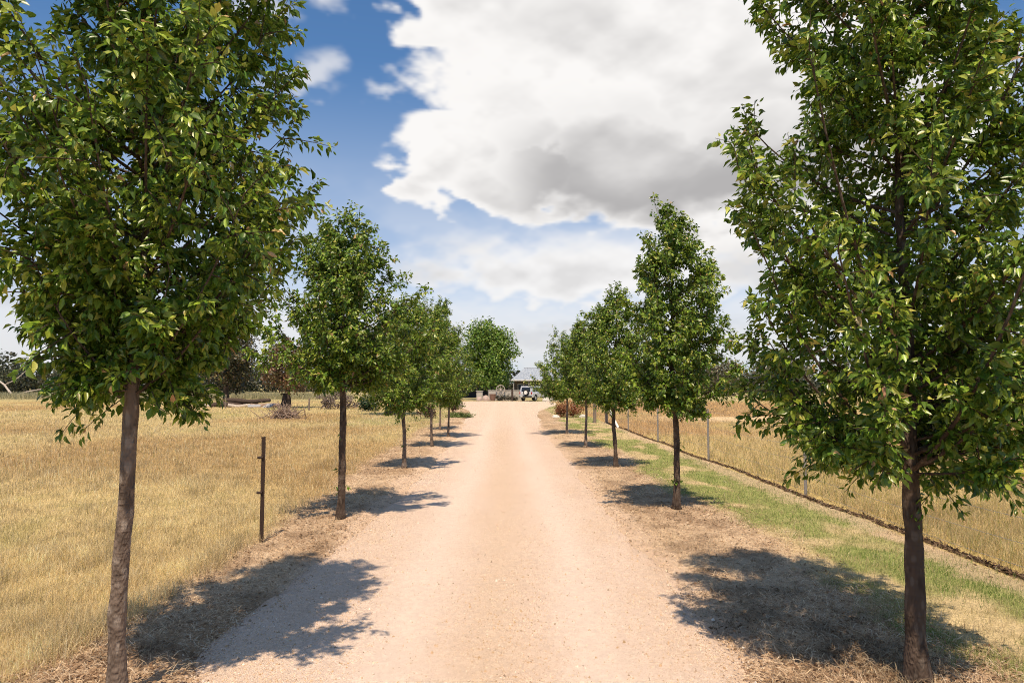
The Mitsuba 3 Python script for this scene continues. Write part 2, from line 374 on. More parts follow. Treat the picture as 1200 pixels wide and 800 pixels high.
def avenue_tree(label, x, y, seed, R, zb, zt, r0, lean=(0, 0), limbs=70, twigs=12, per=26, tpl=LEAF8, lsize=(0.050, 0.094), loose=0, spires=2, sprouts=0, low=1.0, shift=(0, 0), bark='bark'):
    rng = np.random.default_rng(seed)
    key = key_of('avenue_tree')
    tag(key, label, 'tree', TREE_GROUP)
    # leader
    zz = np.r_[np.linspace(-0.06, zb, 14), np.linspace(zb + 0.15, zt - 0.35, 12)]
    wob = np.stack([0.035 * np.sin(zz * 1.3 + seed) + 0.012 * np.sin(zz * 4.1 + 2 * seed), 0.035 * np.cos(zz * 1.1 + 3 * seed)], 1) * np.clip(zz, 0, 1)[:, None]
    axis = np.stack([x + lean[0] * zz + wob[:, 0], y + lean[1] * zz + wob[:, 1], zz + height(np.array(x), np.array(y))], 1)
    rad = r0 * np.interp(zz, [-0.06, 0.08, 0.35, zb, zb + 0.5, zt], [1.9, 1.28, 1.02, 0.86, 0.55, 0.12]) * (1 + 0.05 * np.sin(zz * 19 + seed))

    def on_axis(z):
        return np.stack([np.interp(z, zz, axis[:, k]) for k in range(3)], -1)
    tv, tf = tubes(axis[None], rad[None], 14, cap=True)
    nn = meshkit.fbm(tv * np.array([11, 11, 5.0]), 3, seed) - 0.5
    c_ = on_axis(tv[:, 2] - height(np.array(x), np.array(y)))
    dv = tv - c_; dv[:, 2] = 0
    tv = tv + dv * (nn * 0.5)[:, None]
    add(key + '__trunk', (tv, tf), bark, smooth=True)
    # limbs: tips spread over the crown's uneven outline
    tt = np.sort(rng.random(4000)); tt = tt[rng.random(4000) < np.interp(tt, PT, PR) * 0.9 + 0.1]
    tt = tt[np.linspace(0, len(tt) - 1, limbs).astype(int)]
    azm = np.arange(limbs) * 2.39996 + rng.normal(0, 0.35, limbs)
    lump = 1 + 0.22 * np.sin(2 * azm + seed) * np.sin(5 * tt + seed)
    rf = np.where(rng.random(limbs) < 0.2, rng.uniform(0.4, 0.65, limbs), rng.uniform(0.78, 1.05, limbs)) * lump
    rr = R * np.interp(tt, PT, PR) * rf * np.interp(tt, [0, 0.08, 0.32], [low, low, 1.0])
    zt_ = zb + tt * (zt - zb)
    for q in rng.choice(np.nonzero(tt > 0.45)[0], spires, False):   # upright shoots that leave the outline
        zt_[q] += 0.35 * (zt - zb) * rng.uniform(0.4, 0.9); zt_[q] = min(zt_[q], zt * 1.02); rr[q] = np.clip(0.75 * rr[q], 0.3 * R, 0.62 * R)
    tip = np.stack([x + lean[0] * zt_ + shift[0] * np.sin(np.pi * np.clip(tt, 0, 1)) + rr * np.cos(azm), y + lean[1] * zt_ + shift[1] * np.sin(np.pi * np.clip(tt, 0, 1)) + rr * np.sin(azm), zt_], 1)
    z0 = np.clip(zt_ - rr * np.tan(np.radians(rng.uniform(32, 58, limbs))), zb - 0.12 + 0.2 * rng.random(limbs), zt - 0.6)
    p0 = on_axis(z0)
    p1 = p0 + (tip - p0) * np.array([0.62, 0.62, 0.28])
    s = np.linspace(0, 1, 7)[None, :, None]
    bez = lambda s: p0[:, None] * (1 - s) ** 2 + 2 * p1[:, None] * s * (1 - s) + tip[:, None] * s ** 2
    P = bez(s)
    lr = np.clip(0.006 + 0.009 * rr / R, 0.005, 0.03) * r0 / 0.06
    br = [tubes(P, lr[:, None] * np.linspace(1, 0.28, 7), 6)]
    # twigs
    m = limbs * twigs
    st = rng.uniform(0.10, 1.0, (limbs, twigs)) ** 0.8
    st[:, 0] = 1.0
    st = st[..., None]
    tb = (p0[:, None] * (1 - st) ** 2 + 2 * p1[:, None] * st * (1 - st) + tip[:, None] * st ** 2)
    tg = unit(2 * (1 - st) * (p1 - p0)[:, None] + 2 * st * (tip - p1)[:, None])
    outw = tb - on_axis(tb[..., 2].ravel()).reshape(limbs, twigs, 3); outw[..., 2] = 0; outw = unit(outw)
    di = unit(0.45 * outw + 0.55 * tg + 0.75 * rng.standard_normal((limbs, twigs, 3)) + np.array([0, 0, 0.22]))
    di[:, 0] = unit(tg[:, 0] + 0.25 * rng.standard_normal((limbs, 3)))
    ln = rng.uniform(0.14, 0.36, (limbs, twigs)) * (0.7 + 0.3 * R)
    tb, di, ln = tb.reshape(m, 3), di.reshape(m, 3), ln.ravel()
    nin = limbs   # short shoots along the leader fill the middle of the crown
    zi = zb + 0.15 + (zt - zb - 0.7) * rng.random(nin)
    tb, ln = np.vstack([tb, on_axis(zi)]), np.r_[ln, rng.uniform(0.2, 0.5, nin)]
    di = np.vstack([di, unit(rng.standard_normal((nin, 3)) * [1, 1, 0.4] + [0, 0, 0.3])])
    m += nin
    if sprouts:   # water shoots low on the stem
        zs = rng.uniform(0.35, zb * 0.92, sprouts)
        ds = unit(np.stack([*(rng.standard_normal((2, sprouts))), 0.5 * np.ones(sprouts)], 1))
        tb, di, ln = np.vstack([tb, on_axis(zs)]), np.vstack([di, ds]), np.r_[ln, np.full(sprouts, 0.13)]
        m += sprouts
    sg = np.linspace(0, 1, 4)[None, :, None]
    sag = np.array([0, 0, -0.12])
    br.append(tubes(tb[:, None] + di[:, None] * ln[:, None, None] * sg + sag * ln[:, None, None] * sg ** 2, 0.0042 * np.array([1, .8, .6, .35])[None] * np.ones((m, 1)), 4))
    add(key + '__branches', join(br), 'bark_dark', smooth=True, kind='stuff')
    # leaves
    per_m = np.full(m, per)
    if sprouts:
        per_m[-sprouts:] = 7
    idx = np.repeat(np.arange(m), per_m)
    n = len(idx)
    sl = rng.random(n) ** 0.8
    pos = tb[idx] + di[idx] * (ln[idx] * sl)[:, None] + sag * (ln[idx] * sl ** 2)[:, None]
    side = unit(rng.standard_normal((n, 3)))
    side = unit(side - 0.7 * di[idx] * np.sum(side * di[idx], 1, keepdims=True))
    pos = pos + side * rng.uniform(0.01, 0.045, (n, 1))
    axd = pos - on_axis(pos[:, 2]); rad_n = np.hypot(axd[:, 0], axd[:, 1]) / R
    outl = axd.copy(); outl[:, 2] = 0; outl = unit(outl)
    ax = unit(0.8 * side + 0.35 * di[idx] + 0.3 * outl + np.array([0, 0, -0.55]) + 0.3 * rng.standard_normal((n, 3)))
    nz = unit(0.55 * outl + np.array([0, 0, 0.75]) + 0.62 * rng.standard_normal((n, 3)))
    size = (lsize[0] + (lsize[1] - lsize[0]) * rng.beta(1.6, 1.8, n)) * np.where(sl > 0.85, 0.75, 1.0)
    wide = rng.uniform(0.70, 1.25, n)
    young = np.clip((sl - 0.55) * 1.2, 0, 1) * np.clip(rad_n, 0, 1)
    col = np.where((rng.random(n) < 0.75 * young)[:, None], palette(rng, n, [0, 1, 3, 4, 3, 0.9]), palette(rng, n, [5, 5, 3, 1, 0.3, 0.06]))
    keep = np.ones(n, bool)
    if loose:
        # the leaves that hang free towards the viewer's side are single parts
        score = rad_n - 0.5 * outl[:, 1] + 0.3 * (pos[:, 2] < zb + 2.6) + 0.35 * rng.random(n) + 3 * (size - 0.06)
        score[pos[:, 2] > zb + 3.0] -= 5
        pick = np.argsort(-score)[:loose]
        keep[pick] = False
        xx = unit(np.cross(ax, nz)); zz_ = np.cross(xx, ax)
        if not LEAFBANK:
            for q, c in enumerate(PAL):
                LEAFBANK[q] = mikit.ply(LEAF8, 'leaf', smooth=True, color=np.repeat(c[None], len(LEAF8[0]), 0))
        near = np.argmin(((col[pick, None] - PAL[None]) ** 2).sum(-1), 1)
        for q, k in enumerate(pick):
            M = np.eye(4)
            M[:3, 0], M[:3, 1], M[:3, 2], M[:3, 3] = xx[k] * size[k] * wide[k], ax[k] * size[k], zz_[k] * size[k], pos[k]
            scene[part(key, 'leaf')] = {**LEAFBANK[near[q]], 'to_world': T(M)}
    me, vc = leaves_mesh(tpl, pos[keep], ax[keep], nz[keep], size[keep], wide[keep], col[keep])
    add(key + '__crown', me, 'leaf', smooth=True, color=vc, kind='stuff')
    return key


AT = avenue_tree
AT('nearest tree left of the driveway, pale brown trunk, broad crown cut by the frame', -2.34, 4.3, 11, 1.14, 1.92, 6.1, 0.049, lean=(0.014, 0.0), limbs=112, twigs=13, per=34, loose=300, lsize=(0.036, 0.088), shift=(0.05, 0), low=0.42, spires=1)
AT('nearest tree right of the driveway, thick straight dark trunk under a low hanging crown', 2.70, 4.55, 12, 1.20, 1.40, 6.1, 0.060, lean=(0.004, 0.0), limbs=112, twigs=13, per=34, loose=300, lsize=(0.036, 0.088), bark='bark_dark', spires=2, shift=(-0.05, 0))
AT('second tree left of the driveway, dark sprouting trunk just beyond the short steel picket', -2.37, 10.1, 13, 1.16, 2.0, 4.5, 0.052, lean=(-0.004, 0), tpl=LEAF4, sprouts=4, bark='bark_dark', limbs=80)
AT('second tree right of the driveway, tall narrow crown ending in a pointed top', 2.69, 10.7, 14, 0.92, 1.58, 4.75, 0.050, tpl=LEAF4, limbs=76, sprouts=3, bark='bark_dark', spires=3)
AT('third tree left of the driveway, low leafy skirt around a thin mottled trunk', -2.33, 16.2, 15, 0.96, 1.42, 4.0, 0.045, shift=(0.15, 0), tpl=LEAF4, sprouts=3, per=24)
AT('third tree right of the driveway, rounded crown just behind the pointed one', 2.65, 16.2, 16, 0.88, 1.5, 4.2, 0.046, tpl=LEAF4, bark='bark_dark', per=26)
AT('fourth tree left of the driveway, with a pale slim trunk', -2.24, 21.6, 17, 1.02, 1.5, 4.5, 0.042, tpl=LEAF4, per=22, lsize=(0.055, 0.095))
AT('fourth tree right of the driveway, with a slim pale grey trunk', 2.56, 21.3, 18, 0.92, 1.5, 4.1, 0.040, tpl=LEAF4, per=22, lsize=(0.055, 0.095))
AT('fifth tree left of the driveway, closest of that row to the plum shrub', -2.07, 25.8, 19, 1.0, 1.3, 4.2, 0.040, tpl=LEAF4, per=20, lsize=(0.06, 0.10))
AT('last tree right of the driveway, standing before the rust orange shrub', 2.50, 27.1, 20, 1.36, 1.45, 3.95, 0.042, tpl=LEAF4, per=22, lsize=(0.06, 0.10))
AT('sixth and farthest tree left of the driveway, narrow crown with a tall spire', -2.72, 29.5, 21, 0.62, 1.4, 5.6, 0.040, tpl=LEAF4, per=20, lsize=(0.06, 0.10), spires=3)


# ------------------------------------------------------------------ other trees and shrubs
def bushy(name, label, cat, x, y, seed, blobs, n, leaf, pal, trunk=None, group=None, w=None, down=0.2):
    """blobs: (dx, dy, z, rx, ry, rz) clumps of foliage; trunk: (radius, height)."""
    rng = np.random.default_rng(seed)
    key = key_of(name)
    tag(key, label, cat, group)
    blobs = np.array(blobs, float)
    vol = np.prod(blobs[:, 3:], 1) ** (2 / 3)
    which = rng.choice(len(blobs), n, p=vol / vol.sum())
    # leaves gather in small clusters on each clump's shell
    nc = max(6, n // 22)
    cw = rng.choice(len(blobs), nc, p=vol / vol.sum())
    cd = unit(rng.standard_normal((nc, 3)))
    cr = rng.uniform(0.45, 1.08, nc)
    cc = blobs[cw, :3] + cd * blobs[cw, 3:] * cr[:, None]
    ci = rng.integers(0, nc, n)
    spread = 0.20 * blobs[cw[ci], 3:] + leaf * 0.4
    pos = cc[ci] + spread * rng.standard_normal((n, 3)) * 0.8 + np.array([x, y, 0])
    pos[:, 2] = np.maximum(pos[:, 2], 0.05)
    out = unit(cd[ci] + 0.5 * rng.standard_normal((n, 3)))
    ax = unit(rng.standard_normal((n, 3)) + 0.5 * out + np.array([0, 0, -down]))
    nz = unit(out + np.array([0, 0, 0.5]) + 0.5 * rng.standard_normal((n, 3)))
    size = leaf * rng.uniform(0.7, 1.35, n)
    pal = np.array(pal)
    col = palette(rng, n, w or [1] * len(pal), pal)
    tone = (0.75 + 0.5 * rng.random(nc))[ci][:, None]
    me, vc = leaves_mesh(LEAF2, pos, ax, nz, size, np.full(n, 1.0), np.clip(col * tone, 0.01, 0.6))
    add(key + '__crown', me, 'leaf', color=vc, kind='stuff')
    if trunk:
        r, h = trunk
        tw = [np.array([[x, y, -0.1], [x + 0.02 * h, y, h * 0.25], [x - 0.02 * h, y, h * 0.6], [x, y, h]])]
        rr_ = [np.array([1.25, 1, 0.85, 0.6]) * r]
        for b in blobs[: 9]:
            s0 = np.array([x, y, h * rng.uniform(0.6, 0.95)]); e0 = np.array([x, y, 0]) + b[:3]
            tw.append(np.stack([s0, s0 + (e0 - s0) * [0.3, 0.3, 0.45], s0 + (e0 - s0) * [0.7, 0.7, 0.8], e0])); rr_.append(np.array([0.5, 0.4, 0.28, 0.1]) * r)
        add(key + '__trunk', tubes(np.array(tw), np.array(rr_), 8), 'bark_dark', smooth=True)
    return key


def dome(rng, R, z0, z1, n, squash=1.0):
    """Clumps filling an uneven rounded crown."""
    out = []
    for q in range(n):
        t = (q + 0.5) / n
        z = z0 + (z1 - z0) * t
        rr = R * math.sin(math.pi * (0.12 + 0.80 * t)) ** 0.7
        a = q * 2.4 + rng.uniform(-0.4, 0.4)
        d = rr * rng.uniform(0.35, 0.72)
        s = R * rng.uniform(0.34, 0.5)
        out.append((d * math.cos(a), d * math.sin(a) * squash, z, s, s, s * rng.uniform(0.7, 1.0)))
    return out


rg = np.random.default_rng(77)
GREEN = [(0.075, 0.15, 0.02), (0.11, 0.205, 0.026), (0.16, 0.265, 0.036), (0.21, 0.29, 0.05)]
GUM = [(0.10, 0.11, 0.06), (0.14, 0.145, 0.08), (0.19, 0.185, 0.115), (0.13, 0.10, 0.065)]
DARKG = [(0.028, 0.036, 0.018), (0.04, 0.048, 0.025), (0.055, 0.06, 0.033)]
RUSSET = [(0.20, 0.105, 0.06), (0.26, 0.15, 0.085), (0.14, 0.10, 0.05), (0.17, 0.16, 0.07)]
bushy('shade_tree', 'tall bright green rounded tree before the house at the end of the driveway', 'tree', -1.9, 88.0, 31,
      dome(rg, 3.7, 2.4, 9.2, 26), 15000, 0.26, GREEN, (0.25, 4.0))
bushy('paddock_tree', 'broad thick trunked tree in the left paddock, behind the second and third left avenue trees', 'tree', -7.3, 44.0, 32,
      dome(rg, 2.6, 2.1, 5.2, 18), 9000, 0.16, [(0.05, 0.07, 0.02), (0.09, 0.10, 0.03), (0.15, 0.10, 0.04), (0.08, 0.10, 0.025)], (0.30, 3.0))
bushy('paddock_tree', 'russet brown leaved tree beyond the brush pile in the left paddock', 'tree', -17.8, 57.0, 33,
      dome(rg, 2.3, 2.0, 5.0, 16), 7000, 0.17, RUSSET, (0.16, 2.6))
bushy('paddock_tree', 'olive and brown tree over the fallen logs at the left paddock edge', 'tree', -25.0, 62.0, 34,
      dome(rg, 3.2, 2.6, 6.5, 18), 8000, 0.20, [*RUSSET[2:], *DARKG], (0.24, 3.4))
bushy('paddock_tree', 'dark rounded tree left of the logs, partly behind the nearest left crown', 'tree', -34.0, 84.0, 35,
      dome(rg, 3.6, 2.0, 6.0, 16), 6000, 0.26, [*DARKG, (0.12, 0.09, 0.06)], (0.24, 3.4))
bushy('round_bush', 'small round dark green bush standing alone in the left paddock', 'bush', -9.9, 50.5, 36,
      [(0, 0, 0.65, 0.62, 0.55, 0.6), (0.3, 0, 0.5, 0.4, 0.4, 0.45), (-0.3, 0.1, 0.55, 0.4, 0.4, 0.45)], 1800, 0.10, [(0.025, 0.055, 0.016), (0.04, 0.08, 0.022), (0.03, 0.06, 0.03)])
bushy('plum_shrub', 'dark plum brown shrub at the left edge of the driveway beyond the avenue trees', 'bush', -3.2, 43.5, 37,
      [(0, 0, 1.15, 0.42, 0.42, 0.75), (0.1, 0, 0.8, 0.48, 0.45, 0.5), (-0.15, 0, 1.5, 0.3, 0.3, 0.4)], 1800, 0.085, [(0.075, 0.03, 0.022), (0.11, 0.045, 0.03), (0.06, 0.035, 0.025)], (0.05, 0.8))
bushy('plum_shrub', 'low dark plum shrub left of the taller plum shrub', 'bush', -4.6, 40.0, 38,
      [(0, 0, 0.55, 0.42, 0.4, 0.42), (0.35, 0, 0.45, 0.3, 0.3, 0.35)], 1000, 0.08, [(0.085, 0.04, 0.025), (0.12, 0.06, 0.035), (0.06, 0.04, 0.025)])
bushy('garden_mound', 'low green ground cover mound beside the plum shrub on the left', 'bush', -2.75, 41.0, 39,
      [(0, 0, 0.12, 0.75, 0.5, 0.2), (0.5, 0.3, 0.1, 0.5, 0.4, 0.16)], 1500, 0.07, [(0.10, 0.15, 0.035), (0.15, 0.19, 0.05)])
bushy('rust_shrub', 'rounded rust orange shrub behind the last right avenue tree', 'bush', 3.95, 41.5, 40,
      [(0, 0, 0.55, 0.62, 0.5, 0.5), (0.45, 0, 0.5, 0.45, 0.45, 0.45), (-0.4, 0, 0.45, 0.4, 0.4, 0.4)], 2600, 0.075, [(0.30, 0.10, 0.04), (0.36, 0.14, 0.055), (0.22, 0.08, 0.04), (0.2, 0.13, 0.05)])
bushy('grey_bush', 'grey purple scraggy bush behind the second left avenue tree', 'bush', -13.2, 55.0, 41,
      [(0, 0, 0.8, 1.2, 0.7, 0.7), (1.1, 0, 0.6, 0.8, 0.6, 0.55), (-1.0, 0, 0.7, 0.7, 0.6, 0.6)], 1800, 0.11, [(0.16, 0.12, 0.11), (0.2, 0.15, 0.13), (0.11, 0.085, 0.075)])
bushy('dark_hedge', 'low dark hedge in front of the veranda left of the parked car', 'hedge', 0.5, 83.0, 42,
      [(-0.9, 0, 0.35, 0.6, 0.4, 0.35), (0, 0, 0.35, 0.7, 0.4, 0.35), (0.8, 0, 0.3, 0.6, 0.4, 0.3)], 1500, 0.10, [(0.03, 0.035, 0.018), (0.06, 0.06, 0.03), (0.05, 0.03, 0.02)])
GG = 'grey green gum trees along the far edge of the paddocks'
gums = [  # x, y, crown radius, top, label
    (-98, 130, 6.5, 7.5, 'grey dark gum tree at the far left frame edge, behind the fallen bough'),
    (-84, 135, 5.5, 5.6, 'lower dark gum tree at the far left, right of the fallen bough'),
    (38, 118, 5.5, 6.6, 'grey green gum beyond the right paddock, left of the two between the crowns'),
    (49, 121, 6.5, 7.5, 'grey green gum beyond the right paddock, right of the two between the crowns'),
    (64, 124, 6.5, 7.0, 'grey green gum beyond the right paddock, behind the nearest right avenue tree'),
    (-60, 128, 5.0, 5.2, 'dull green gum tree on the far left paddock edge, behind the nearest left crown'),
    (-46, 120, 4.5, 5.4, 'dull green gum tree on the far left paddock edge, just left of the logs')]
for q, (gx, gy, R_, top, lb) in enumerate(gums):
    bushy('gum_tree', lb, 'tree', gx, gy, 60 + q, dome(rg, R_, 1.6, top - R_ * 0.3, 14), 4500, 0.36, GUM if gx > 0 else [*DARKG, *GUM[:2]], (0.3, 3.0), GG)
# far woodland that closes the view
rng = np.random.default_rng(5)
wb = []
for q in range(150):
    ang = math.radians(-44 + 88 * (q + rng.random()) / 150)
    dd = rng.uniform(165, 230)
    hh = rng.uniform(4.0, 7.5) * (1.25 if ang < -0.5 else 1.0)
    wb.append((dd * math.sin(ang), dd * math.cos(ang), hh * 0.45, rng.uniform(3, 5.5), 3.0, hh * 0.55))
bushy('distant_woodland', None, None, 0, 0, 71, wb, 30000, 0.9, [*DARKG, (0.075, 0.08, 0.05), (0.06, 0.065, 0.045)])
labels.pop('distant_woodland', None)
scene['distant_woodland'] = scene.pop('distant_woodland__crown'); labels.pop('distant_woodland__crown', None)
tag('distant_woodland', 'dark far-off wood along the horizon behind the paddocks', None, None, 'stuff')


# ------------------------------------------------------------------ grass, straw, stones
def blades(rng, x, y, h, w, col, lean=0.35, bend=True, z=None):
    n = len(x)
    z = height(x, y) - 0.01 if z is None else z
    b = np.stack([x, y, z], 1)
    a = rng.uniform(0, 2 * np.pi, n)
    wd = np.stack([np.cos(a), np.sin(a), np.zeros(n)], 1) * (w * 0.5)[:, None]
    ln = np.abs(rng.normal(0, lean, n)); la = rng.uniform(0, 2 * np.pi, n)
    ld = np.stack([np.cos(la) * ln, np.sin(la) * ln, np.sqrt(np.clip(1 - ln ** 2, 0.05, 1))], 1)
    tip = b + ld * h[:, None] + (np.stack([np.cos(la), np.sin(la), -0.5 * np.ones(n)], 1) * (0.22 * h * rng.random(n))[:, None] if bend else 0)
    if bend:
        mid = b + ld * (0.55 * h)[:, None]
        v = np.stack([b - wd, b + wd, mid - wd * 0.8, mid + wd * 0.8, tip], 1)
        f = np.array([[0, 1, 3], [0, 3, 2], [2, 3, 4]])
    else:
        v = np.stack([b - wd, b + wd, tip], 1)
        f = np.array([[0, 1, 2]])
    k = v.shape[1]
    return (v.reshape(-1, 3), (f[None] + (np.arange(n) * k)[:, None, None]).reshape(-1, 3)), np.repeat(col, k, 0)


def spread(rng, n, d0, d1, a0, a1, power=0.7):
    u = rng.random(n)
    e = -power
    d = (d0 ** e + u * (d1 ** e - d0 ** e)) ** (1 / e)
    a = np.radians(rng.uniform(a0, a1, n))
    return d * np.sin(a), d * np.cos(a), d


def mixc(a, b, t):
    return np.asarray(a)[None] * (1 - t[:, None]) + np.asarray(b)[None] * t[:, None]


def field(key, label, seed, n, inside, colour, hfun, a0, a1, split=16.0):
    rng = np.random.default_rng(seed)
    x, y, d = spread(rng, n, 3.6, 85.0, a0, a1)
    ok = inside(x, y, rng)
    x, y, d = x[ok], y[ok], d[ok]
    c = colour(x, y, rng)
    h = hfun(x, y, rng)
    w = np.maximum(0.0030, 0.00042 * d) * rng.uniform(0.7, 1.4, len(x))
    ms, cs = [], []
    for near in (True, False):
        k = (d < split) == near
        m, vc = blades(rng, x[k], y[k], h[k], w[k] * (1.0 if near else 1.6), c[k], bend=near)
        ms.append(m); cs.append(vc)
    add(key, join(ms), 'grass_blade', color=np.vstack(cs), label=label, kind='stuff')


def left_col(x, y, rng):
    big, med = nfbm(x * 0.16, y * 0.10), nfbm(x * 0.9, y * 0.7)
    c = mixc((0.68, 0.555, 0.31), (0.54, 0.395, 0.20), sstep(0.45, 0.72, big))
    t = 0.55 * sstep(0.5, 0.72, med) * sstep(0.55, 0.35, big)
    t = np.maximum(t, (rng.random(len(x)) < 0.08) * 0.8)
    c = c * (1 - t[:, None]) + np.array([[0.38, 0.37, 0.13]]) * t[:, None]
    pale = (rng.random(len(x)) < 0.22)[:, None]
    cl = 0.62 + 0.75 * nfbm(x * 4.5, y * 3.0, 2)
    return np.clip(np.where(pale, np.array([[0.76, 0.63, 0.40]]), c) * cl[:, None] * rng.uniform(0.7, 1.2, (len(x), 1)), 0.02, 0.85)


field('dry_grass', 'golden dry grass of the open paddock left of the driveway', 101, 420000,
      lambda x, y, r: (x + 0.8 * (nfbm(x * 0.9, y * 0.7) - 0.5) < left_field_x(y) + 0.12 * r.standard_normal(len(x))),
      left_col, lambda x, y, r: r.uniform(0.05, 0.16, len(x)) * (0.45 + 0.8 * nfbm(x * 0.5 + 50, y * 0.5) + 0.9 * sstep(0.5, 0.75, nfbm(x * 1.6 + 9, y * 1.6))), -43, -3)


def right_col(x, y, rng):
    big, med = nfbm(x * 0.16, y * 0.10), nfbm(x * 0.9, y * 0.7)
    c = mixc((0.62, 0.45, 0.25), (0.66, 0.53, 0.29), sstep(0.35, 0.6, big))
    c = np.where((rng.random(len(x)) < 0.25 * sstep(30, 10, y))[:, None], np.array([[0.36, 0.35, 0.12]]), c)
    s = sstep(35.0, 37.5, y + 4 * (med - 0.5)) * sstep(43.0, 40.5, y + 4 * (med - 0.5)) * sstep(6.5, 12.0, x)
    c = c * (1 - s[:, None]) + np.array([[0.78, 0.62, 0.40]]) * s[:, None]
    cl = 0.62 + 0.75 * nfbm(x * 4.5, y * 3.0, 2)
    return np.clip(c * cl[:, None] * rng.uniform(0.7, 1.2, (len(x), 1)), 0.02, 0.85)


def right_h(x, y, r):
    s = sstep(35.0, 37.5, y) * sstep(43.0, 40.5, y) * sstep(6.5, 12.0, x)
    return r.uniform(0.10, 0.26, len(x)) * (1 - 0.7 * s)


field('seeding_grass', 'tall golden seeding grass of the paddock behind the wire fence on the right', 102, 380000,
      lambda x, y, r: x > 5.42 + 0.1 * np.abs(r.standard_normal(len(x))), right_col, right_h, 3, 43)


def verge_green(x, y, r):
    w = (nfbm(x * 0.9, y * 0.7) - 0.5) * 0.9
    a = sstep(2.9, 3.5, x + w) * (0.22 + 0.78 * sstep(5.15, 4.8, x + 0.9 * w)) * (x < 5.36)
    g = nfbm(x * 1.3 + 20, y * 0.8)
    lawn = sstep(30, 36, y) * sstep(2.4, 3.4, np.abs(x) - 0.05 * (y - 30)) * (np.abs(x) < 9) * (y < 66)
    return r.random(len(x)) < np.maximum(a * (0.15 + 0.85 * sstep(0.30, 0.48, g)), 0.45 * lawn)


def green_col(x, y, rng):
    g = nfbm(x * 1.3 + 20, y * 0.8)
    c = mixc((0.50, 0.42, 0.20), (0.25, 0.31, 0.09), sstep(0.34, 0.52, g))
    c = np.where((rng.random(len(x)) < 0.38)[:, None], np.array([[0.52, 0.44, 0.22]]), c)
    c = np.where((nfbm(x * 2.1 + 7, y * 1.6) > 0.63)[:, None] & (rng.random(len(x)) < 0.7)[:, None], np.array([[0.15, 0.23, 0.05]]), c)
    return np.clip(c * rng.uniform(0.75, 1.2, (len(x), 1)), 0.02, 0.8)


field('verge_grass', 'short green grass on the verge between the right row of trees and the fence', 103, 420000, verge_green, green_col,
      lambda x, y, r: r.uniform(0.03, 0.085, len(x)), -9, 50)

# straw and dry leaf litter lying on the verges
rng = np.random.default_rng(104)
x, y, d = spread(rng, 330000, 3.4, 32.0, -42, 44)
lo, hi = drive_edges(y)
out = np.maximum(lo - x, x - hi)
wn = (nfbm(x * 0.9, y * 0.7) - 0.5)
pr = sstep(-0.18, 0.30, out + 0.14 * rng.standard_normal(len(x)) + 0.5 * wn) * np.where(x < 0, sstep(-3.9, -3.1, x + wn), sstep(4.0, 3.0, x + wn) + 0.35 * (x > 5.0) * (x < 5.5))
pr = np.maximum(pr, 0.006)
ok = rng.random(len(x)) < pr * (0.35 + 0.9 * nfbm(x * 2.2, y * 2.2))
x, y, d = x[ok], y[ok], d[ok]
n = len(x)
a = rng.uniform(0, np.pi, n)
L = rng.uniform(0.03, 0.13, n) * (1 + 0.02 * d)
leafy = rng.random(n) < 0.09 + 0.27 * np.clip(near_tree(x, y, 1.5), 0, 1)  # brown leaves lie thicker near trunks, also added to darken the shade there
L = np.where(leafy, rng.uniform(0.02, 0.045, n) * (1 + 0.02 * d), L)
W = np.where(leafy, L * 0.55, np.maximum(0.0045, 0.0005 * d))
dirv = np.stack([np.cos(a), np.sin(a), 0.35 * rng.standard_normal(n)], 1)
nrm = unit(np.stack([0.5 * rng.standard_normal(n), 0.5 * rng.standard_normal(n), np.ones(n)], 1))
straw = np.array([[0.66, 0.52, 0.35], [0.57, 0.42, 0.27], [0.72, 0.60, 0.44], [0.34, 0.23, 0.145]])[rng.integers(0, 4, n)]
dead = np.array([[0.26, 0.165, 0.10], [0.36, 0.24, 0.145], [0.44, 0.31, 0.20], [0.30, 0.20, 0.125]])[rng.integers(0, 4, n)]
col = np.where(leafy[:, None], dead, straw) * rng.uniform(0.8, 1.15, (n, 1)) * (1.12 - 0.5 * sstep(0.48, 0.70, nfbm(x * 2.7 + 5, y * 2.7))[:, None])
me, vc = leaves_mesh(LEAF2, np.stack([x, y, height(x, y) + rng.uniform(0.002, 0.03, n)], 1), unit(dirv), nrm, L, W / L / 0.84, col)
add('leaf_litter', me, 'grass_blade', color=vc, kind='stuff', label='straw and brown fallen leaves covering the verges under the avenue trees')
# thin tufts of dry stalks on the verges
field('verge_stubble', 'sparse dry stubble standing in the litter of the verges', 105, 120000,
      lambda x, y, r: (r.random(len(x)) < 0.55 * sstep(0.15, 0.7, np.maximum(drive_edges(y)[0] - x, x - drive_edges(y)[1])) * (sstep(0.42, 0.62, nfbm(x * 1.7 + 4, y * 1.7)) + 1.5 * near_tree(x, y, 0.22))) & (x > -3.9) & (x < 5.4),
      lambda x, y, r: np.array([[0.62, 0.48, 0.29], [0.50, 0.35, 0.19], [0.68, 0.56, 0.36]])[r.integers(0, 3, len(x))] * r.uniform(0.8, 1.15, (len(x), 1)),
      lambda x, y, r: r.uniform(0.03, 0.10, len(x)), -43, 43)

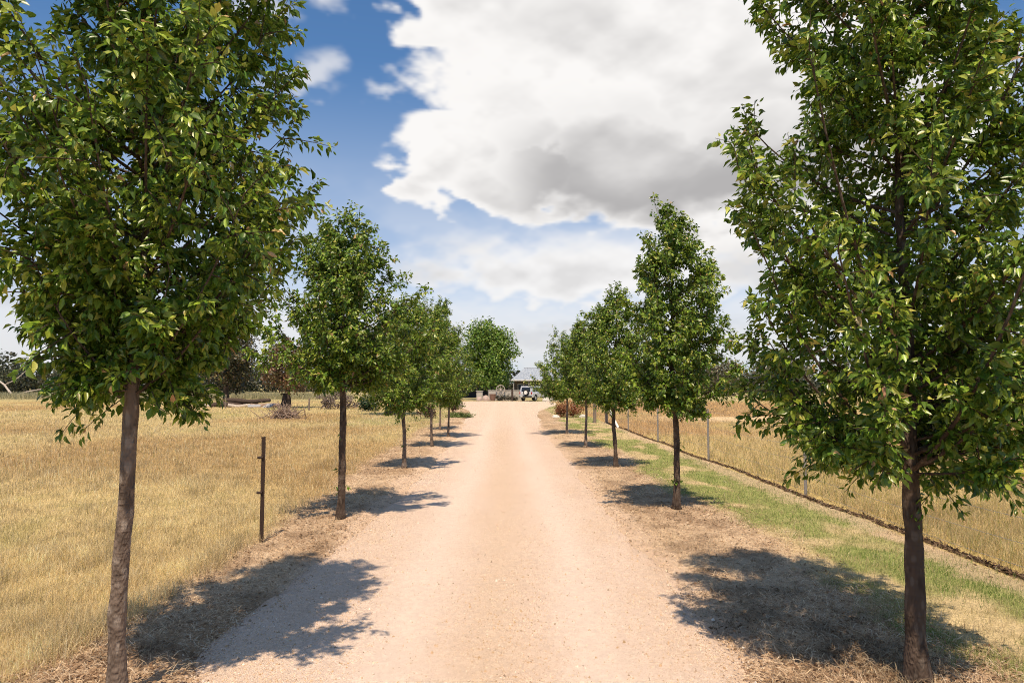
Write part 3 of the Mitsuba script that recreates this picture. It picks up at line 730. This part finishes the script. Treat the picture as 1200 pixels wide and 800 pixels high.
# loose stones on the driveway
rng = np.random.default_rng(106)
x, y, d = spread(rng, 60000, 3.6, 22.0, -28, 26, 0.5)
lo, hi = drive_edges(y)
ok = (x > lo - 0.25 * rng.random(len(x))) & (x < hi + 0.25 * rng.random(len(x)))
tr = np.exp(-((x + 0.78) / 0.34) ** 2) + np.exp(-((x - 0.74) / 0.30) ** 2)
ok &= rng.random(len(x)) > 0.8 * tr - 0.1 * (np.minimum(x - lo, hi - x) < 0.25)
x, y, d = x[ok], y[ok], d[ok]
n = len(x)
octv = np.array([[1, 0, -.3], [0, 1, -.3], [-1, 0, -.3], [0, -1, -.3], [0, 0, .7]], float)
octf = np.array([[0, 1, 4], [1, 2, 4], [2, 3, 4], [3, 0, 4]])
r_ = rng.gamma(4.0, 0.0011, n) * (1 + 0.03 * d)
a = rng.uniform(0, 6.28, n)
v = octv[None] * (1 + 0.35 * rng.standard_normal((n, 5, 1))) * r_[:, None, None]
v = np.stack([v[..., 0] * np.cos(a)[:, None] - v[..., 1] * np.sin(a)[:, None], v[..., 0] * np.sin(a)[:, None] + v[..., 1] * np.cos(a)[:, None], v[..., 2]], -1)
zz = 0.006 + 0.018 * sstep(0.05, 0.5, np.minimum((x - lo[ok]) / (hi - lo)[ok], (hi[ok] - x) / (hi - lo)[ok])) - 0.014 * tr[ok]
zz = np.maximum(zz + 0.012 * (nfbm(x * 2.1, y * 1.1, 3) - 0.5), height(x, y))
v = v + np.stack([x, y, zz + 0.2 * r_], 1)[:, None]
col = np.array([[0.60, 0.44, 0.30], [0.50, 0.33, 0.19], [0.68, 0.54, 0.40], [0.36, 0.25, 0.17], [0.72, 0.64, 0.54]])[rng.choice(5, n, p=[.38, .25, .2, .1, .07])] * rng.uniform(0.85, 1.12, (n, 1))
add('loose_gravel', (v.reshape(-1, 3), (octf[None] + (np.arange(n) * 5)[:, None, None]).reshape(-1, 3)), 'matte', color=np.repeat(col, 5, 0), kind='stuff', label='loose granite chips scattered over the driveway')

# dark dead weeds matted along the foot of the fence
rng = np.random.default_rng(107)
yw = np.sort(5.0 + 30 * rng.random(13000) ** 1.4)
xw = 5.30 + 0.05 * np.sin(yw * 0.9) + 0.018 * rng.standard_normal(len(yw)) + 0.03 * (nfbm(yw * 2.3, yw * 0 + 5) - 0.5)
hw = np.abs(rng.normal(0.010, 0.012, len(yw))) * (0.6 + 0.9 * nfbm(yw * 1.1, yw * 0 + 2))
a = rng.normal(np.pi / 2, 0.5, len(yw))
me, vc = leaves_mesh(LEAF2, np.stack([xw, yw, height(xw, yw) + hw], 1), unit(np.stack([np.cos(a), np.sin(a), 0.2 * rng.standard_normal(len(yw))], 1)),
                     unit(rng.standard_normal((len(yw), 3))), rng.uniform(0.04, 0.11, len(yw)), np.full(len(yw), 0.25),
                     np.array([[0.14, 0.09, 0.06], [0.20, 0.125, 0.08], [0.09, 0.06, 0.04], [0.30, 0.21, 0.13]])[rng.integers(0, 4, len(yw))])
add('dead_weeds', me, 'grass_blade', color=vc, kind='stuff', label='dark dead weeds matted in a line along the foot of the wire fence')
# taller pale grass at the far edge of the left paddock
rng = np.random.default_rng(108)
x, y = rng.uniform(-110, -22, 26000), 96 + rng.normal(0, 2.2, 26000)
me, vc = blades(rng, x, y, rng.uniform(0.5, 1.15, len(x)), np.full(len(x), 0.09), np.array([[0.40, 0.37, 0.22], [0.47, 0.42, 0.26], [0.33, 0.32, 0.18]])[rng.integers(0, 3, len(x))], bend=False)
add('rank_grass', me, 'grass_blade', color=vc, kind='stuff', label='pale rank grass in a strip at the far edge of the left paddock')

# ------------------------------------------------------------------ fence on the right, picket on the left
mat('galvanised', (0.27, 0.25, 0.235), 0.6, 0.2)
mat('rusty_steel', (0.055, 0.036, 0.028), 0.75, 0.2)
mat('white_paint', (0.74, 0.72, 0.68), 0.5)
mat('old_timber', (0.20, 0.16, 0.13), 0.85)
mat('wire', (0.35, 0.34, 0.33), 0.45, 0.6)
FX = 5.32


def picket(xc, yc, h, s=0.024):
    """A steel star picket: three thin flanges on a common spine."""
    ms = []
    for q in range(3):
        b = trimesh.creation.box([s * 1.5, 0.007, h + 0.1]); b.apply_translation([s * 0.75, 0, h / 2 - 0.05])
        b.apply_transform(trimesh.transformations.rotation_matrix(math.radians(90 + 120 * q), [0, 0, 1])); b.apply_translation([xc, yc, height(np.array(xc), np.array(yc))])
        ms.append(b)
    return join(ms)


fk = 'wire_fence'
tag(fk, 'thin wire fence with slim steel posts running along the right paddock', 'fence')
for yp in (6.3, 12.1, 17.8, 23.6, 29.2):
    add(part(fk, 'post'), picket(FX, yp, 1.34, 0.020), 'galvanised')
ends = [(FX, 0.4), *[(FX, q) for q in (6.3, 12.1, 17.8, 23.6, 29.2)], (5.25, 34.8)]
for zw in (0.12, 0.36, 0.62, 0.88, 1.10, 1.27):
    pts = []
    for (xa, ya), (xb, yb) in zip(ends[:-1], ends[1:]):
        for s in np.linspace(0, 1, 6)[:-1]:
            pts.append((xa + (xb - xa) * s + 0.02, ya + (yb - ya) * s, zw - 0.03 * math.sin(math.pi * s) + 0.02))
    pts.append((5.27, 34.8, zw + 0.02))
    add(part(fk, 'wire'), tubes(np.array([pts]), np.full((1, len(pts)), 0.0024), 4), 'wire')
sp = part(fk, 'strainer_post')
add(sp, tubes(np.array([[[5.25, 34.9, -0.1], [5.25, 34.9, 0.8], [5.25, 34.9, 1.45]]]), np.array([[0.085, 0.08, 0.075]]), 12, cap=True), 'old_timber', smooth=40)
add(part(fk, 'strainer_post'), tubes(np.array([[[4.72, 35.4, -0.1], [4.72, 35.4, 0.8], [4.72, 35.4, 1.4]]]), np.array([[0.085, 0.08, 0.075]]), 12, cap=True), 'old_timber', smooth=40)
bk = part(fk, 'brace')
add(bk, tubes(np.array([[[5.22, 34.7, 1.05], [5.24, 33.0, 0.5], [5.26, 31.2, -0.03]]]), np.array([[0.05, 0.05, 0.05]]), 10, cap=True), 'white_paint', smooth=40)
tag(bk, 'white diagonal brace pipe')

pk = 'steel_picket'
tag(pk, 'short dark rusty steel picket standing alone at the left paddock edge', 'post')
h0 = float(height(np.array(-3.05), np.array(8.8)))
add(pk + '__shaft', picket(-3.05, 8.8, 1.32, 0.019), 'rusty_steel')
for zc in (0.62, 1.06):
    c = trimesh.creation.cylinder(0.016, 0.07, sections=10); c.apply_transform(trimesh.transformations.rotation_matrix(math.pi / 2, [0, 1, 0])); c.apply_translation([-3.085, 8.78, zc + h0])
    add(part(pk, 'insulator'), c, 'rusty_steel', smooth=40)
for q, (px_, py_, hh, lb) in enumerate([(-23.0, 57, 1.15, 'small timber post left of the fallen logs in the left paddock'), (-14.7, 52.0, 0.95, 'small timber post beside the grey bush in the left paddock')]):
    add(key_of('paddock_post'), tubes(np.array([[[px_, py_, -0.1], [px_ + 0.01, py_, hh * 0.5], [px_ + 0.02, py_, hh]]]), np.full((1, 3), 0.07), 8, cap=True), 'old_timber', smooth=40, label=lb, cat='post', group='posts in the left paddock')

# ------------------------------------------------------------------ brush pile and logs in the left paddock
mat('dead_wood', (0.30, 0.22, 0.17), 0.9)
mat('pale_wood', (0.46, 0.40, 0.34), 0.85)
mat('dark_wood', (0.07, 0.05, 0.04), 0.9)
mat('grey_iron', (0.34, 0.34, 0.35), 0.6, 0.1)
rng = np.random.default_rng(120)
n = 150
bx, by = -12.55, 39.5
az_ = rng.uniform(0, 2 * np.pi, n)
rad0 = np.abs(rng.normal(0, 0.42, n))
L = rng.uniform(0.8, 1.9, n)
inc = rng.uniform(0.05, 1.1, n)
base = np.stack([bx + rad0 * np.cos(az_) * 1.3, by + 0.7 * rad0 * np.sin(az_), rng.uniform(0.02, 0.42, n)], 1)
da = rng.uniform(0, 2 * np.pi, n)
dvec = np.stack([np.cos(da) * np.cos(inc), np.sin(da) * np.cos(inc), np.sin(inc)], 1)
ps = np.stack([base - dvec * (L * 0.35)[:, None], base + 0.06 * rng.standard_normal((n, 3)), base + dvec * (L * 0.5)[:, None]], 1)
ps[..., 2] = np.maximum(ps[..., 2], 0.02)
add('brush_pile', tubes(ps, rng.uniform(0.010, 0.032, n)[:, None] * np.array([1.2, 1, .5]), 5), 'dead_wood', smooth=True, label='grey brown pile of dead branches heaped in the left paddock', cat='brush pile')


def log(name, label, x0, y0, x1, y1, r, z, m, group):
    zz = max(z, r * 0.8)
    s = np.linspace(0, 1, 7)
    P = np.stack([x0 + (x1 - x0) * s, y0 + (y1 - y0) * s, zz + 0.06 * np.sin(7 * s + x0)], 1)
    k = key_of(name)
    v, f = tubes(P[None], (r * (1.1 - 0.3 * s) * (1 + 0.08 * np.sin(13 * s + y0)))[None], 9, cap=True)
    add(k, (v, f), m, smooth=50, label=label, cat='log', group=group)


LG = 'fallen logs under the olive tree in the left paddock'
for a_ in [(-25.5, 60, -21.6, 60.6, 0.24, 0.1, 'dark_wood', 'long dark fallen log under the olive tree, the lowest of the pile'),
           (-24.5, 60.5, -20.4, 60.2, 0.20, 0.55, 'dark_wood', 'dark fallen log lying on top of the log pile'),
           (-23.6, 59.0, -21.9, 59.6, 0.16, 0.1, 'pale_wood', 'short pale log at the front of the log pile'),
           (-21.8, 59.4, -19.2, 59.9, 0.20, 0.1, 'dead_wood', 'brown log at the right end of the log pile'),
           (-27.4, 61, -25.4, 60.2, 0.15, 0.1, 'pale_wood', 'pale log at the left end of the log pile')]:
    log('fallen_log', a_[7], *a_[:6], a_[6], LG)
# dark stump
v, f = tubes(np.array([[[-18.4, 58, -0.1], [-18.35, 58, 0.5], [-18.3, 58, 1.0], [-18.32, 58, 1.25]]]), np.array([[0.50, 0.36, 0.34, 0.28]]), 12, cap=True)
v = v + 0.12 * (meshkit.fbm(v * 2.0, 3, 9)[:, None] - 0.5)
add('tree_stump', (v, f), 'dark_wood', smooth=True, label='black weathered stump behind the brush pile', cat='stump')
# corrugated sheets on the ground
for q, (xc, yc, rot, tilt, lb) in enumerate([(-21.0, 58.0, 0.3, 0.25, 'pale corrugated iron sheet lying before the log pile'), (-19.9, 58.4, -0.5, 0.4, 'pale corrugated iron sheet tilted beside the black stump')]):
    uu = np.linspace(-0.5, 0.5, 41)
    top = np.stack([np.repeat(uu, 2), np.tile([-0.38, 0.38], 41), 0.012 * np.sin(np.repeat(uu, 2) * 62)], 1)
    v = np.vstack([top, top - [0, 0, 0.004]])
    f = []
    for k in range(40):
        a0 = 2 * k
        f += [[a0, a0 + 2, a0 + 3], [a0, a0 + 3, a0 + 1], [a0 + 82, a0 + 85, a0 + 84], [a0 + 82, a0 + 83, a0 + 85]]
    M = trimesh.transformations.rotation_matrix(rot, [0, 0, 1]) @ trimesh.transformations.rotation_matrix(tilt, [1, 0, 0])
    v = v @ M[:3, :3].T + [xc, yc, 0.2]
    add(key_of('iron_sheet'), (v, np.array(f)), 'grey_iron', label=lb, cat='iron sheet', group='loose iron sheets in the left paddock')
# fallen pale bough before the far left gum
bgh = np.array([[[-71, 100, 0.3], [-73, 101, 1.9], [-76, 102, 3.6], [-77.5, 102, 5.0]], [[-73, 101, 1.9], [-71.5, 101, 2.6], [-70.3, 101, 3.6], [-69.8, 101, 4.2]], [[-71, 100, 0.3], [-69, 100, 0.9], [-67.5, 100, 1.2], [-66, 100, 1.3]]])
add('dead_bough', tubes(bgh, np.array([[.16, .13, .1, .04], [.09, .07, .05, .02], [.13, .1, .07, .03]]), 8, cap=True), 'pale_wood', smooth=True, label='bare pale dead bough leaning before the dark gums at the far left', cat='dead tree')

# ------------------------------------------------------------------ house at the end of the driveway
mat('house_wall', (0.13, 0.11, 0.095), 0.85)
mat('roof_iron', (0.28, 0.32, 0.37), 0.6, 0.0)
mat('veranda_paint', (0.30, 0.29, 0.28), 0.6)
mat('dark_glass', (0.02, 0.023, 0.028), 0.08, spec=0.6)
mat('cream_paint', (0.62, 0.60, 0.55), 0.6)
mat('door_paint', (0.12, 0.07, 0.05), 0.5)
hk = 'farm_house'
tag(hk, 'low farm house with blue grey hipped iron roof and dark veranda behind the parked car', 'house')
HX0, HX1, HY0, HY1 = 1.7, 17.0, 103.0, 112.0
add(hk + '__wall', box(HX0, HX1, HY0, HY1, -0.1, 2.75), 'house_wall')
ex0, ex1, ey0, ey1, ez, rz = HX0 - 0.6, HX1 + 0.6, HY0 - 2.4, HY1 + 0.6, 2.62, 4.5
ry = (ey0 + ey1) / 2
rv = np.array([[ex0, ey0, ez], [ex1, ey0, ez], [ex1, ey1, ez], [ex0, ey1, ez], [3.3, ry, rz], [ex1 - 5.5, ry, rz]])
rfm = np.array([[0, 1, 5], [0, 5, 4], [1, 2, 5], [2, 3, 4], [2, 4, 5], [3, 0, 4], [0, 2, 1], [0, 3, 2]])
add(hk + '__roof', (rv, rfm), 'roof_iron')
add(hk + '__roof__ridge_cap', tubes(np.array([[[3.2, ry, rz + 0.02], [7, ry, rz + 0.02], [ex1 - 5.4, ry, rz + 0.02]]]), np.full((1, 3), 0.09), 6, cap=True), 'roof_iron')
for q in range(40):   # standing seams of the iron roof, front slope
    xr = ex0 + 0.3 + q * (ex1 - ex0 - 0.6) / 39
    if xr < 3.3:
        t_ = (xr - ex0) / (3.3 - ex0)
    elif xr > ex1 - 5.5:
        t_ = (ex1 - xr) / 5.5
    else:
        t_ = 1.0
    e = np.array([xr, ey0 + (ry - ey0) * t_, ez + (rz - ez) * t_])
    add(part(hk + '__roof', 'seam'), tubes(np.array([[[xr, ey0, ez + 0.012], (np.array([xr, ey0, ez + 0.012]) + e) / 2 + [0, 0, .006], e + [0, 0, 0.012]]]), np.full((1, 3), 0.022), 4, cap=True), 'roof_iron')
add(hk + '__gutter', box(ex0, ex1, ey0 - 0.12, ey0 - 0.004, ez - 0.13, ez + 0.02, 0.02), 'cream_paint')
for q in range(8):
    xp = ex0 + 0.4 + q * (ex1 - ex0 - 0.8) / 7
    add(part(hk, 'veranda_post'), box(xp - 0.06, xp + 0.06, ey0 + 0.1, ey0 + 0.22, -0.05, ez - 0.003, 0.01), 'veranda_paint')
for xw in (3.0, 5.6, 10.4, 13.6):
    w_ = part(hk, 'window')
    add(w_, join([box(xw - 0.85, xw + 0.85, HY0 - 0.07, HY0 - 0.003, z0, z1) for z0, z1 in ((0.8, 0.88), (2.02, 2.1))] + [box(x0, x1, HY0 - 0.068, HY0 - 0.004, 0.88, 2.02) for x0, x1 in ((xw - 0.85, xw - 0.77), (xw - 0.03, xw + 0.03), (xw + 0.77, xw + 0.85))]), 'cream_paint')
    for k in (0, 1):
        add(part(w_, 'pane'), box(xw - 0.77 + 0.8 * k, xw - 0.03 + 0.8 * k, HY0 - 0.035, HY0 - 0.005, 0.88, 2.02), 'dark_glass')
add(hk + '__door', box(7.6, 8.5, HY0 - 0.05, HY0 - 0.003, 0.0, 2.05, 0.01), 'door_paint')
add(hk + '__door__handle', box(8.36, 8.44, HY0 - 0.1, HY0 - 0.052, 1.0, 1.05, 0.01), 'galvanised')

sk = 'open_shed'
tag(sk, 'dark open flat roofed shed joining the left end of the farm house', 'shed')
mat('shed_dark', (0.055, 0.05, 0.048), 0.8)
add(sk + '__wall', box(-6.4, 0.7, 104.0, 104.15, -0.1, 2.35), 'shed_dark')
add(sk + '__roof', box(-6.6, 0.95, 100.2, 104.4, 2.36, 2.52, 0.02), 'shed_dark')
for xp in (-6.3, -3.9, -1.5, 0.8):
    add(part(sk, 'post'), box(xp - 0.07, xp + 0.07, 100.35, 100.49, -0.05, 2.357, 0.01), 'shed_dark')

# ------------------------------------------------------------------ low walls, pots, wheel, rocks in front of the house
mat('render_wall', (0.42, 0.39, 0.34), 0.85)
gw = 'garden_wall'
tag(gw, 'low cream rendered garden wall between the shade tree and the parked car', 'wall')
add(gw + '__wall', box(-1.85, 2.2, 84.0, 84.22, -0.1, 1.18, 0.02), 'render_wall')
add(gw + '__coping', box(-1.92, 2.27, 83.96, 84.26, 1.183, 1.27, 0.02), 'render_wall')
add('garden_pillar', join([box(-3.3, -2.55, 84, 84.6, -0.05, 1.12, 0.03), box(-3.38, -2.47, 83.92, 84.68, 1.123, 1.21, 0.02)]), 'render_wall', label='squat pale masonry pillar left of the garden wall', cat='pillar')
add('gate_post', tubes(np.array([[[1.05, 81.5, -0.1], [1.05, 81.5, 0.7], [1.05, 81.5, 1.35]]]), np.full((1, 3), 0.13), 10, cap=True), 'dark_wood', smooth=40, label='thick dark timber post left of the parked car', cat='post')
tor = trimesh.creation.torus(0.52, 0.045, major_sections=32, minor_sections=8)
tor.apply_transform(trimesh.transformations.rotation_matrix(math.pi / 2 - 0.1, [1, 0, 0])); tor.apply_translation([-0.35, 83.75, 1.35])
wk = 'wagon_wheel'
tag(wk, 'pale round wheel ring standing against the garden wall', 'wheel')
add(wk + '__rim', tor, 'pale_wood', smooth=True)
hb = trimesh.creation.cylinder(0.09, 0.14, sections=12); hb.apply_transform(trimesh.transformations.rotation_matrix(math.pi / 2 - 0.1, [1, 0, 0])); hb.apply_translation([-0.35, 83.75, 1.35])
add(wk + '__hub', hb, 'pale_wood', smooth=40)
for q in range(8):
    a0 = q * math.pi / 4
    d_ = np.array([math.cos(a0), 0.1 * math.sin(a0), math.sin(a0)])
    c0 = np.array([-0.35, 83.75, 1.35])
    add(part(wk, 'spoke'), tubes(np.array([[c0 + d_ * 0.08, c0 + d_ * 0.3, c0 + d_ * 0.5]]), np.full((1, 3), 0.025), 6), 'pale_wood', smooth=True)


def rock(name, label, x0, y0, r, h, m, seed, cat='rock', group=None):
    s = trimesh.creation.icosphere(3, 1.0)
    v = np.array(s.vertices)
    v = v * (1 + 0.5 * (meshkit.fbm(v * 1.4 + seed, 3, seed) - 0.5))[:, None] * [r, r * 0.8, h]
    v[:, 2] = np.maximum(v[:, 2], -0.25 * h)
    add(key_of(name), (v + [x0, y0, 0.2 * h], s.faces), m, smooth=35, label=label, cat=cat, group=group)


mat('pale_stone', (0.58, 0.54, 0.47), 0.85)
mat('pink_stone', (0.44, 0.34, 0.29), 0.85)
mat('terracotta', (0.22, 0.13, 0.095), 0.8)
rock('garden_rock', 'large pale boulder on the gravel right of the parked car', 5.5, 80.0, 0.95, 0.58, 'pale_stone', 3)
rock('garden_rock', 'small pale stone left of the rust shrub', 3.15, 41.0, 0.22, 0.16, 'pale_stone', 4)
rock('garden_rock', 'small pale stone right of the rust shrub', 4.75, 41.2, 0.20, 0.17, 'pale_stone', 5)
rock('garden_rock', 'pinkish boulder between the pillar and the terracotta pot', -2.1, 82.6, 0.42, 0.55, 'pink_stone', 6)
rock('garden_rock', 'pinkish boulder in front of the masonry pillar', -2.9, 82.4, 0.36, 0.42, 'pink_stone', 7)
prof = np.array([[0.0, 0.0], [0.26, 0.0], [0.36, 0.45], [0.40, 0.72], [0.43, 0.74], [0.43, 0.82], [0.37, 0.82], [0.34, 0.7], [0.0, 0.68]])
pot = trimesh.creation.revolve(prof, sections=24); pot.apply_translation([-1.3, 82.6, 0.0])
add('plant_pot', pot, 'terracotta', smooth=35, label='terracotta pot before the left end of the garden wall', cat='pot')

# ------------------------------------------------------------------ parked four wheel drive
mat('car_paint', (0.62, 0.63, 0.63), 0.28, 0.35, clearcoat=0.8)
mat('tyre_rubber', (0.022, 0.022, 0.023), 0.85)
mat('alloy', (0.55, 0.55, 0.56), 0.35, 0.7)
mat('lamp_red', (0.35, 0.02, 0.02), 0.2)
mat('lamp_clear', (0.6, 0.6, 0.6), 0.15)
mat('trim_black', (0.03, 0.03, 0.03), 0.6)
ck = 'parked_car'
tag(ck, 'silver four wheel drive with a spare wheel on its back door parked by the house', 'car')
CT = T().translate([3.75, 83.0, 0.0]).rotate([0, 0, 1], 90 - 30)


def ball_hull(pts, r):
    s = m3.Manifold.sphere(r, 14)
    return m3.Manifold.batch_hull([s.translate(list(p)) for p in pts])


def corners(x0, x1, w, z):
    return [(x0, -w, z), (x0, w, z), (x1, -w, z), (x1, w, z)]


low = ball_hull([*corners(-2.12, 2.1, 0.80, 0.52), *corners(-2.12, 2.05, 0.80, 0.92)], 0.11)
hood = ball_hull([*corners(0.4, 2.0, 0.74, 0.9), *corners(0.5, 1.6, 0.70, 1.02)], 0.10)
cab = ball_hull([*corners(-2.14, 0.92, 0.79, 1.0), *corners(-2.04, 0.22, 0.66, 1.70)], 0.07)
body = low + hood + cab
for xw in (-1.35, 1.38):
    body = body - m3.Manifold.cylinder(2.4, 0.43, 0.43, 28, True).rotate([90, 0, 0]).translate([xw, 0, 0.40])
body = body + m3.Manifold.cube([3.9, 1.2, 0.3], True).translate([0, 0, 0.6])


def cadd(key, mesh, m, smooth=30, **t):
    add(key, mesh, m, smooth=smooth, to_world=CT, **t)


cadd(ck + '__body', body, 'car_paint', 35)


def panel(p, th=0.02):
    """A thin panel over the quad p (4 corners)."""
    p = np.array(p, float)
    nn = unit(np.cross(p[1] - p[0], p[3] - p[0]))
    return trimesh.convex.convex_hull(np.vstack([p + nn * th / 2, p - nn * th / 2]))


def side(s, x0b, x1b, x0t, x1t, zb=1.12, zt=1.62):
    yb = lambda z: s * (0.79 - 0.13 * (z - 1.0) / 0.7 + 0.075)
    return [(x0b, yb(zb), zb), (x1b, yb(zb), zb), (x1t, yb(zt), zt), (x0t, yb(zt), zt)]


for s in (-1, 1):
    for q in ((-2.0, -1.25, -1.93, -1.22), (-1.15, -0.25, -1.13, -0.28), (-0.17, 0.72, -0.20, 0.24)):
        cadd(part(ck, 'window'), panel(side(s, *q)), 'dark_glass', False)
    cadd(part(ck, 'mirror'), box(0.55, 0.68, s * 0.90 - 0.08, s * 0.90 + 0.08, 1.1, 1.27, 0.02), 'trim_black')
    cadd(part(ck, 'headlight'), box(2.12, 2.22, s * 0.62 - 0.16, s * 0.62 + 0.16, 0.76, 0.92, 0.02), 'lamp_clear')
    cadd(part(ck, 'tail_light'), box(-2.245, -2.15, s * 0.78 - 0.07, s * 0.78 + 0.07, 0.80, 1.10, 0.02), 'lamp_red')
    for xh in (-1.0, -0.05):
        cadd(part(ck, 'door_handle'), box(xh, xh + 0.18, s * 0.92 - 0.02, s * 0.92 + 0.02, 0.93, 0.97, 0.008), 'trim_black')
    for xw in (-1.35, 1.38):
        wl = part(ck, 'wheel')
        tyre = trimesh.creation.revolve(np.array([[0.22, -0.11], [0.34, -0.12], [0.375, -0.09], [0.38, 0], [0.375, 0.09], [0.34, 0.12], [0.22, 0.11], [0.22, -0.11]]), sections=32)
        tyre.apply_transform(trimesh.transformations.rotation_matrix(math.pi / 2, [1, 0, 0])); tyre.apply_translation([xw, s * 0.79, 0.38])
        cadd(wl, tyre, 'tyre_rubber', 40)
        rim = trimesh.creation.cylinder(0.225, 0.16, sections=28); rim.apply_transform(trimesh.transformations.rotation_matrix(math.pi / 2, [1, 0, 0])); rim.apply_translation([xw, s * 0.80, 0.38])
        cadd(part(wl, 'rim'), rim, 'alloy', 40)
cadd(ck + '__rear_window', panel([(-2.205, -0.60, 1.14), (-2.205, 0.60, 1.14), (-2.115, 0.54, 1.62), (-2.115, -0.54, 1.62)]), 'dark_glass', False)
cadd(ck + '__windscreen', panel([(0.93, -0.68, 1.14), (0.93, 0.68, 1.14), (0.36, 0.60, 1.64), (0.36, -0.60, 1.64)]), 'dark_glass', False)
cadd(ck + '__bumper', box(-2.36, -2.2, -0.84, 0.84, 0.45, 0.64, 0.04), 'trim_black')
sw = ck + '__spare_wheel'
tyre = trimesh.creation.revolve(np.array([[0.22, -0.10], [0.33, -0.11], [0.365, -0.08], [0.37, 0], [0.365, 0.08], [0.33, 0.11], [0.22, 0.10], [0.22, -0.10]]), sections=32)
tyre.apply_transform(trimesh.transformations.rotation_matrix(math.pi / 2, [0, 1, 0])); tyre.apply_translation([-2.36, -0.12, 1.02])
cadd(sw, tyre, 'tyre_rubber', 40)
rim = trimesh.creation.cylinder(0.23, 0.2, sections=28); rim.apply_transform(trimesh.transformations.rotation_matrix(math.pi / 2, [0, 1, 0])); rim.apply_translation([-2.37, -0.12, 1.02])
cadd(sw + '__rim', rim, 'white_paint', 40)
cadd(ck + '__number_plate', box(-2.375, -2.362, 0.35, 0.72, 0.5, 0.61), 'white_paint')
